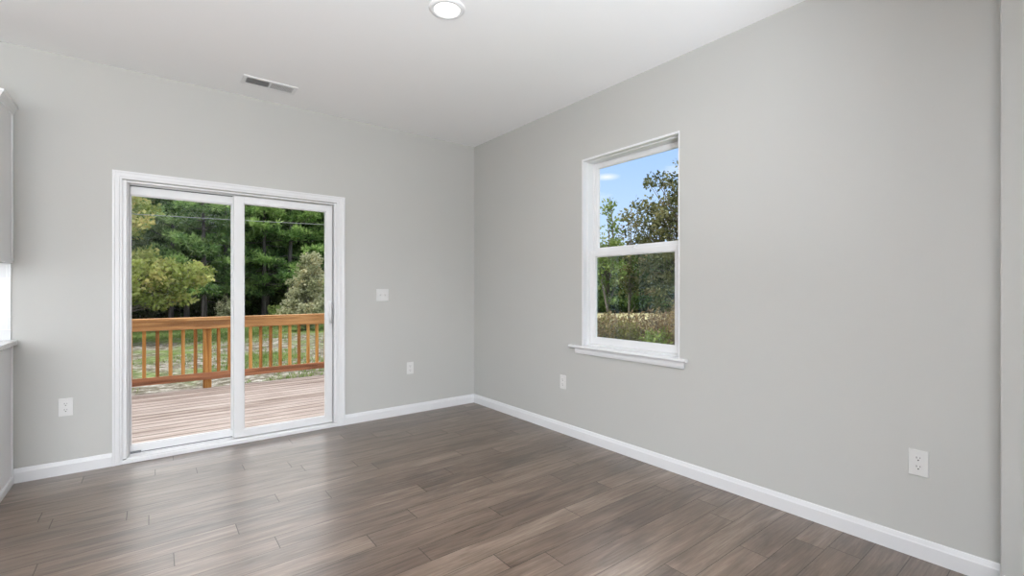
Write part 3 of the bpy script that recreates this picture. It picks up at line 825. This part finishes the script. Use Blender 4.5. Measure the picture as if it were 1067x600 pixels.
def make_pine(label, H, h0, spread, loc, group):
    reseed()
    t = thing('pine_tree', label, 'tree', loc, 0, group)
    bm = bmesh.new()
    tr = .075 + H * .005
    lean = rng.normal(size=2) * .12
    path = [(lean[0] * s, lean[1] * s, H * s - (0.2 if s == 0 else 0)) for s in (0, .12, .3, .5, .7, .88, 1)]
    tube(bm, path, [tr * 1.15, tr, tr * .85, tr * .66, tr * .45, tr * .2, .012], 10)
    TP, TD, TT = [], [], []
    z = h0; ph = 0.0
    while z < H - .15:
        s = (z - h0) / (H - h0)
        ln_ = spread * (1 - s) ** .75 * (0.75 + .3 * rng.random()) + .25
        nb = 5 if s < .8 else 4
        for k in range(nb):
            ph += 2 * PI / nb + rng.normal() * .3
            l = ln_ * (.65 + .5 * rng.random())
            up = -.06 + .55 * s + rng.normal() * .08
            d = np.array([math.cos(ph), math.sin(ph), 0])
            base = np.array([lean[0] * z / H, lean[1] * z / H, z + rng.normal() * .12])
            tip = base + d * l + np.array([0, 0, l * up])
            mid = base + d * l * .55 + np.array([0, 0, l * (up * .55 - .07)])
            tube(bm, [tuple(base), tuple(mid), tuple(tip)], [tr * .22 * (1 - s * .6), tr * .14 * (1 - s * .6), .008], 5)
            for f, pr in ((.50, .30), (.76, .40), (1.0, .36)):
                if rng.random() < .16: continue
                p = (mid + (tip - mid) * (f - .5) / .5)
                side = np.array([-d[1], d[0], 0])
                pt = min(1, max(0, .48 + rng.normal() * .30))
                pr *= .55 + .28 * l
                for q in range(max(3, int(8 * pr / .35))):
                    o_ = rng.normal(size=3) * .5
                    TP.append(p + d * o_[0] * pr + side * o_[1] * pr * 1.25 + np.array([0, 0, .10 + abs(o_[2]) * pr * .38]))
                    TD.append(d * .45 + side * o_[1] * .5 + np.array([0, 0, .8]))
                    TT.append(min(1, max(0, pt + rng.normal() * .22)))
        z += (.80 - .25 * s) * (.8 + .4 * rng.random())
    TP, TD, TT = np.array(TP), np.array(TD), np.array(TT)
    m_ = 18
    n = len(TP) * m_
    D = np.repeat(TD / np.linalg.norm(TD, axis=1, keepdims=True), m_, 0) * .55 + unit(n)
    P = np.repeat(TP, m_, 0) + unit(n) * .07
    V, Fq, T = leaves(P, D, .22 + .14 * rng.random(n), .055 + .02 * rng.random(n), np.repeat(TT, m_))
    obj('trunk', bm, M['bark'], t, True)
    raw('foliage', V, Fq, M['pine'], t, T)
    return t

def make_leafy(name, label, cat, loc, blobs, leafmat, bark, leaf=.11, trunk=.1, clump=.28, density=1.0, trunk_top=None, group=None, upright=0.0, down=0.0):
    reseed()
    """a broad-leaved tree or bush. blobs: (centre, radii, clumps, leaves per clump) in metres from the foot"""
    t = thing(name, label, cat, loc, 0, group)
    bm = bmesh.new()
    top = trunk_top or max(b[0][2] for b in blobs)
    fork = np.array([0, 0, top * .35])
    if trunk > 0:
        tube(bm, [(0, 0, -.2)] + wobble((0, 0, 0.02), (0.05, -.04, top), 6, top * .02), [trunk * 1.25] + [trunk * (1 - .85 * s) for s in np.linspace(0, 1, 6)], 9)
    Ps, Ds, Ts = [], [], []
    for (c, r, nc, nl) in blobs:
        c, r = np.array(c, float), np.array(r, float)
        dirs = unit(nc)
        cc = c + dirs * r * (rng.random((nc, 1)) ** .42)
        for q in range(nc):
            if cc[q][2] < .05: cc[q][2] = .05 + .2 * rng.random()
            if q % 3 == 0 and trunk > 0:
                s = min(.95, max(.12, (cc[q][2] / top) * .6))
                tube(bm, wobble((0.05 * s, -.04 * s, top * s), tuple(cc[q]), 4, .06 * float(r.max())), [trunk * .30, trunk * .2, trunk * .11, .006], 5)
            tn = min(1, max(0, .45 + rng.normal() * .30 + .10 * (cc[q][2] - c[2]) / r[2]))
            n = max(4, int(nl * density * (.6 + .8 * rng.random())))
            off = unit(n) * (rng.random((n, 1)) ** .5) * clump * np.array([1, 1, .75])
            Ps.append(cc[q] + off); Ds.append(unit(n) + off / clump * .5 + np.array([0, 0, upright - down])); Ts.append(np.full(n, tn))
    P, D, T = np.concatenate(Ps), np.concatenate(Ds), np.concatenate(Ts)
    n = len(P)
    V, Fq, T = leaves(P, D, leaf * (.7 + .6 * rng.random(n)), leaf * .62 * (.7 + .6 * rng.random(n)), T)
    if trunk > 0: obj('trunk', bm, bark, t, True)
    else: bm.free()
    raw('foliage', V, Fq, leafmat, t, T)
    return t

G_PINE = 'tall pines in the woods beyond the yard'
L_PINE = 'tall green pine in the woods seen through the glass door'
protos = [make_pine(L_PINE, 9.2, 1.7, 2.4, around(4.2, 28.5, GZ), G_PINE),
          make_pine(L_PINE, 9.9, 2.2, 2.6, around(9.6, 29.5, GZ), G_PINE),
          make_pine(L_PINE, 8.8, 1.4, 2.2, around(1.4, 31.0, GZ), G_PINE),
          make_pine(L_PINE, 9.8, 3.4, 2.5, around(14.6, 31.5, GZ), G_PINE)]
reseed(); k = 0
for (r, b0, b1, st) in ((30.0, -5.5, 21, 3.7), (33.5, -5.0, 22, 3.1), (37.5, -6.0, 23, 2.9), (42.0, -6.0, 24, 2.7), (47.5, -6.0, 24, 2.3), (54, -6, 25, 2.2)):
    b_ = b0
    while b_ < b1:
        bb, rr = b_ + rng.normal() * .5, r + rng.normal() * 1.1
        if not (r == 30.0 and min(abs(bb - q) for q in (4.2, 9.6, 1.4, 14.6)) < 1.3):
            dup(protos[(k * 7 + int(r)) % 4], around(bb, rr, GZ), rng.random() * 6.28, None, None, .88 + .28 * rng.random())
        k += 1
        b_ += st
# the woods carry on to the north-west, beyond the end of the deck (mirrored in the window panes)
for (r, st) in ((27.0, 5.2), (31.0, 4.6), (36.0, 4.4)):
    b_ = -66.0
    while b_ < -8.5:
        dup(protos[k % 4], around(b_ + rng.normal() * .6, r + rng.normal() * 1.0, GZ), rng.random() * 6.28, 'tall green pine in the woods past the end of the deck', 'pines past the end of the deck', .9 + .25 * rng.random())
        k += 1; b_ += st
# undergrowth along the foot of the pines
G_UND = 'undergrowth bushes under the pines'
L_UND = 'low dark bush at the foot of the pines'
us = [make_leafy('bush', L_UND, 'bush', around(2.5, 32, GZ), [((0, 0, .75), (1.3, 1.0, .8), 60, 42)], M['woods'], M['bark'], .13, .03, .30, group=G_UND),
      make_leafy('bush', L_UND, 'bush', around(7.5, 33, GZ), [((0, 0, 1.1), (1.2, 1.0, 1.1), 70, 42)], M['woods'], M['bark'], .13, .03, .30, group=G_UND)]
for q in range(34):
    dup(us[q % 2], around(-6 + 28 * ((q * .618) % 1), (35, 39, 44, 50, 57)[q % 5] + rng.normal(), GZ), rng.random() * 6.28, None, None, .9 + .7 * rng.random())

for q in range(40):
    dup(us[q % 2], around(-66 + 57 * ((q * .618) % 1), (25, 29, 34)[q % 3] + rng.normal(), GZ), rng.random() * 6.28, 'low dark bush under the pines past the end of the deck', 'bushes past the end of the deck', 1.1 + .9 * rng.random())
# yellow-green tree left of the yard, two leafy masses
make_leafy('leafy_tree', 'yellow-green leafy tree at the left side of the left door pane', 'tree', around(-4.6, 20.6, GZ),
           [((0.1, 0, 4.7), (1.95, 1.7, 1.7), 190, 50), ((.8, -.2, 2.25), (2.0, 1.5, .95), 150, 46), ((2.35, -.2, 2.35), (.95, .8, .5), 42, 40), ((1.9, -.3, 1.55), (.9, .8, .35), 24, 34), ((-.9, 0, 2.4), (1.6, 1.5, 1.4), 80, 40), ((-.4, 0, 6.2), (1.3, 1.3, 1.1), 70, 40)],
           M['sweetgum'], M['bark_pale'], .15, .13, .30, trunk_top=6.6)
# pale olive tree in front of the pines
make_leafy('olive_tree', 'pale olive bushy tree at the right side of the right door pane', 'tree', around(13.9, 22.8, GZ),
           [((0, 0, 1.05), (.95, 1.0, .9), 120, 40), ((.05, 0, 2.0), (.74, .8, .8), 90, 40), ((.1, 0, 2.95), (.42, .45, .65), 38, 34), ((-.75, -.3, .75), (.45, .5, .5), 26, 36)],
           M['olive'], M['bark_pale'], .12, .08, .22, trunk_top=3.0)
make_leafy('bush', 'small pale shrub behind the railing at the edge of the woods, left pane', 'bush', around(6.3, 26.6, GZ),
           [((0, 0, .75), (.45, .4, .75), 40, 34)], M['olive'], M['bark_pale'], .11, .03, .2)
make_leafy('bush', 'small yellow-green shrub behind the railing left of the olive tree', 'bush', around(10.9, 25.8, GZ),
           [((0, 0, .6), (.42, .4, .6), 34, 34)], M['young'], M['bark_pale'], .10, .03, .2)

# trees to the east, seen through the window
make_leafy('oak_tree', 'large dark-leaved oak filling the right side of the window', 'tree', around(58.0, 17.4, GZ),
           [((0, 0, 3.5), (2.0, 1.9, 1.5), 170, 34), ((-.2, 0, 1.9), (1.7, 1.7, 1.1), 130, 34), ((.1, .1, 5.2), (1.45, 1.4, 1.3), 75, 26), ((-.9, .9, 4.2), (1.0, 1.0, .9), 36, 22)],
           M['oak'], M['bark_pale'], .13, .13, .26, trunk_top=6.0)
make_leafy('sapling', 'slender young tree with sparse light leaves at the left of the window', 'tree', around(49.4, 14.6, GZ),
           [((0, 0, 2.6), (.55, .55, .9), 34, 22), ((.1, 0, 3.8), (.40, .40, .85), 22, 13), ((-.45, .35, 3.3), (.35, .35, .8), 14, 13)],
           M['young'], M['bark_pale'], .12, .045, .19, trunk_top=4.7, upright=.4)
make_leafy('sapling', 'thin leafy young tree between sapling and oak in the window', 'tree', around(52.0, 16.4, GZ),
           [((0, 0, 2.5), (.7, .7, 1.0), 40, 22), ((0, 0, 3.9), (.55, .55, .9), 22, 12)],
           M['oak'], M['bark_pale'], .12, .045, .2, trunk_top=4.6, upright=.3)
G_EAST = 'woodland trees across the meadow'
L_EAST = 'dark green woodland tree across the meadow behind the saplings'
es = [make_leafy('woodland_tree', L_EAST, 'tree', around(48.0, 38, GZ), [((0, 0, 3.6), (2.7, 2.4, 2.2), 230, 40), ((0, 0, 1.5), (2.5, 2.2, 1.5), 160, 40)], M['woods'], M['bark'], .22, .16, .42, group=G_EAST),
      make_leafy('woodland_tree', L_EAST, 'tree', around(52.5, 39, GZ), [((0, 0, 3.0), (2.4, 2.2, 2.0), 210, 40), ((.2, 0, 1.3), (2.4, 2.2, 1.4), 150, 40)], M['woods'], M['bark'], .22, .16, .42, group=G_EAST)]
for (bb, rr, s_) in ((44.5, 38.5, 1.0), (50.2, 40.5, .95), (54.6, 40, 1.0), (57.0, 38.5, .95), (60.0, 39, 1.1), (64, 39, 1.0), (41.0, 40, 1.1), (46.2, 43, 1.1), (49.2, 44, 1.05), (56, 44, 1.0), (52.8, 45, 1.0)):
    dup(es[int(bb * 10) % 2], around(bb, rr, GZ), rng.random() * 6.28, None, None, s_)

# brush along the near edge of the meadow
def make_brush(name, label, cat, loc, h, rad, nst, nlf, leafmat, leaf, group=None):
    reseed()
    t = thing(name, label, cat, loc, 0, group)
    bm = bmesh.new(); Ps, Ds, Ts = [], [], []
    for q in range(nst):
        a = rng.random() * 6.28; r0 = rad * math.sqrt(rng.random()) * .55
        p0 = np.array([r0 * math.cos(a), r0 * math.sin(a), -.05]); hh = h * (.62 + .42 * rng.random())
        p1 = np.array([r0 * math.cos(a) * 1.9 + rng.normal() * .08, r0 * math.sin(a) * 1.9 + rng.normal() * .08, hh])
        tube(bm, wobble(p0, p1, 4, .04), [.009, .007, .005, .002], 4)
        f = .12 + .9 * rng.random(nlf)
        Ps.append(p0 + (p1 - p0) * f[:, None] + rng.normal(size=(nlf, 3)) * .05)
        Ds.append(unit(nlf) + np.array([0, 0, .5])); Ts.append(np.full(nlf, min(1, max(0, .45 + rng.normal() * .22))) )
    P, D, T = np.concatenate(Ps), np.concatenate(Ds), np.concatenate(Ts); n = len(P)
    V, Fq, T = leaves(P, D, leaf * (.6 + .8 * rng.random(n)), leaf * .45 * (.6 + .8 * rng.random(n)), T)
    obj('stems', bm, M['bark_pale'], t); raw('foliage', V, Fq, leafmat, t, T)
    return t
G_BR = 'brush along the meadow edge'
L_BR = 'russet and tan brush growing along the meadow edge below the trees'
L_WD = 'olive weedy brush growing along the meadow edge below the trees'
br = [make_brush('brush_clump', L_BR, 'brush', around(54.8, 12.6, GZ), 1.20, .50, 46, 34, M['brush'], .085, G_BR),
      make_brush('brush_clump', L_WD, 'brush', around(49.2, 12.6, GZ), 1.08, .48, 44, 34, M['weed'], .085, 'olive weeds along the meadow edge')]
for (bb, rr, w, s_) in ((46.2, 12.8, 1, 1.0), (47.6, 12.2, 0, .95), (50.8, 12.9, 0, 1.0), (52.3, 12.5, 1, .92), (53.3, 13.1, 0, 1.02), (56.4, 12.4, 0, 1.05), (58.0, 12.8, 0, 1.0), (59.8, 12.5, 1, 1.05), (48.3, 13.6, 0, 1.0), (50.2, 13.7, 1, 1.0), (55.7, 13.6, 0, 1.08), (57.4, 13.8, 0, 1.1)):
    dup(br[w], around(bb, rr, GZ), rng.random() * 6.28, None, None, s_)
make_brush('leafy_bush', 'bright green leafy bush low in the lower window sash', 'bush', around(54.9, 11.7, GZ), .84, .30, 28, 34, M['bright'], .10)

# ------------------------------------------------------------------ grass of the yard, one mass
def make_grass():
    reseed()
    n = 34000
    X = -7 + 17 * rng.random(n); Y = 3.9 + 20.5 * rng.random(n) ** 1.15
    nzv = np.sin(X * 1.1 + 2.0) + np.sin(Y * .9 + X * .5) + np.sin(X * 2.3 - Y * 1.7) * .6
    band = np.where(Y < 6.5, .35, np.where(Y < 17, 1.05, -.7))
    keep = nzv + rng.normal(size=n) * .8 > band
    X, Y = X[keep], Y[keep]; n = len(X)
    base = np.stack([X, Y, np.full(n, GZ - .02)], -1)
    k = 4
    P = np.repeat(base, k, 0) + np.concatenate([rng.normal(size=(n * k, 2)) * .035, np.zeros((n * k, 1))], 1)
    D = unit(n * k) * .55; D[:, 2] = 1
    V, Fq, T = leaves(P, D, .06 + .09 * rng.random(n * k), .012 + .008 * rng.random(n * k), np.clip(np.repeat(.4 + rng.normal(size=n) * .25, k), 0, 1))
    return raw('grass', V, Fq, M['grass'], None, T)
tag(make_grass(), 'tufts of green lawn grass in the yard beyond the deck', 'grass', None, 'stuff')

# ------------------------------------------------------------------ overhead cable
bm = bmesh.new()
a, b_ = Vector((-16.0, 14.5, 3.47)), Vector((14.0, 13.0, 4.10))
pts = []
for q in range(25):
    f = q / 24
    p = a.lerp(b_, f); p.z -= 0.25 * math.sin(PI * f)
    pts.append(tuple(p))
tube(bm, pts, [.0075] * 25, 6)
M['cable'] = mat('pale_cable', (0.42, 0.43, 0.43), 0.5)
tag(obj('utility_cable', bm, M['cable']), 'thin pale overhead cable crossing in front of the pines', 'cable')
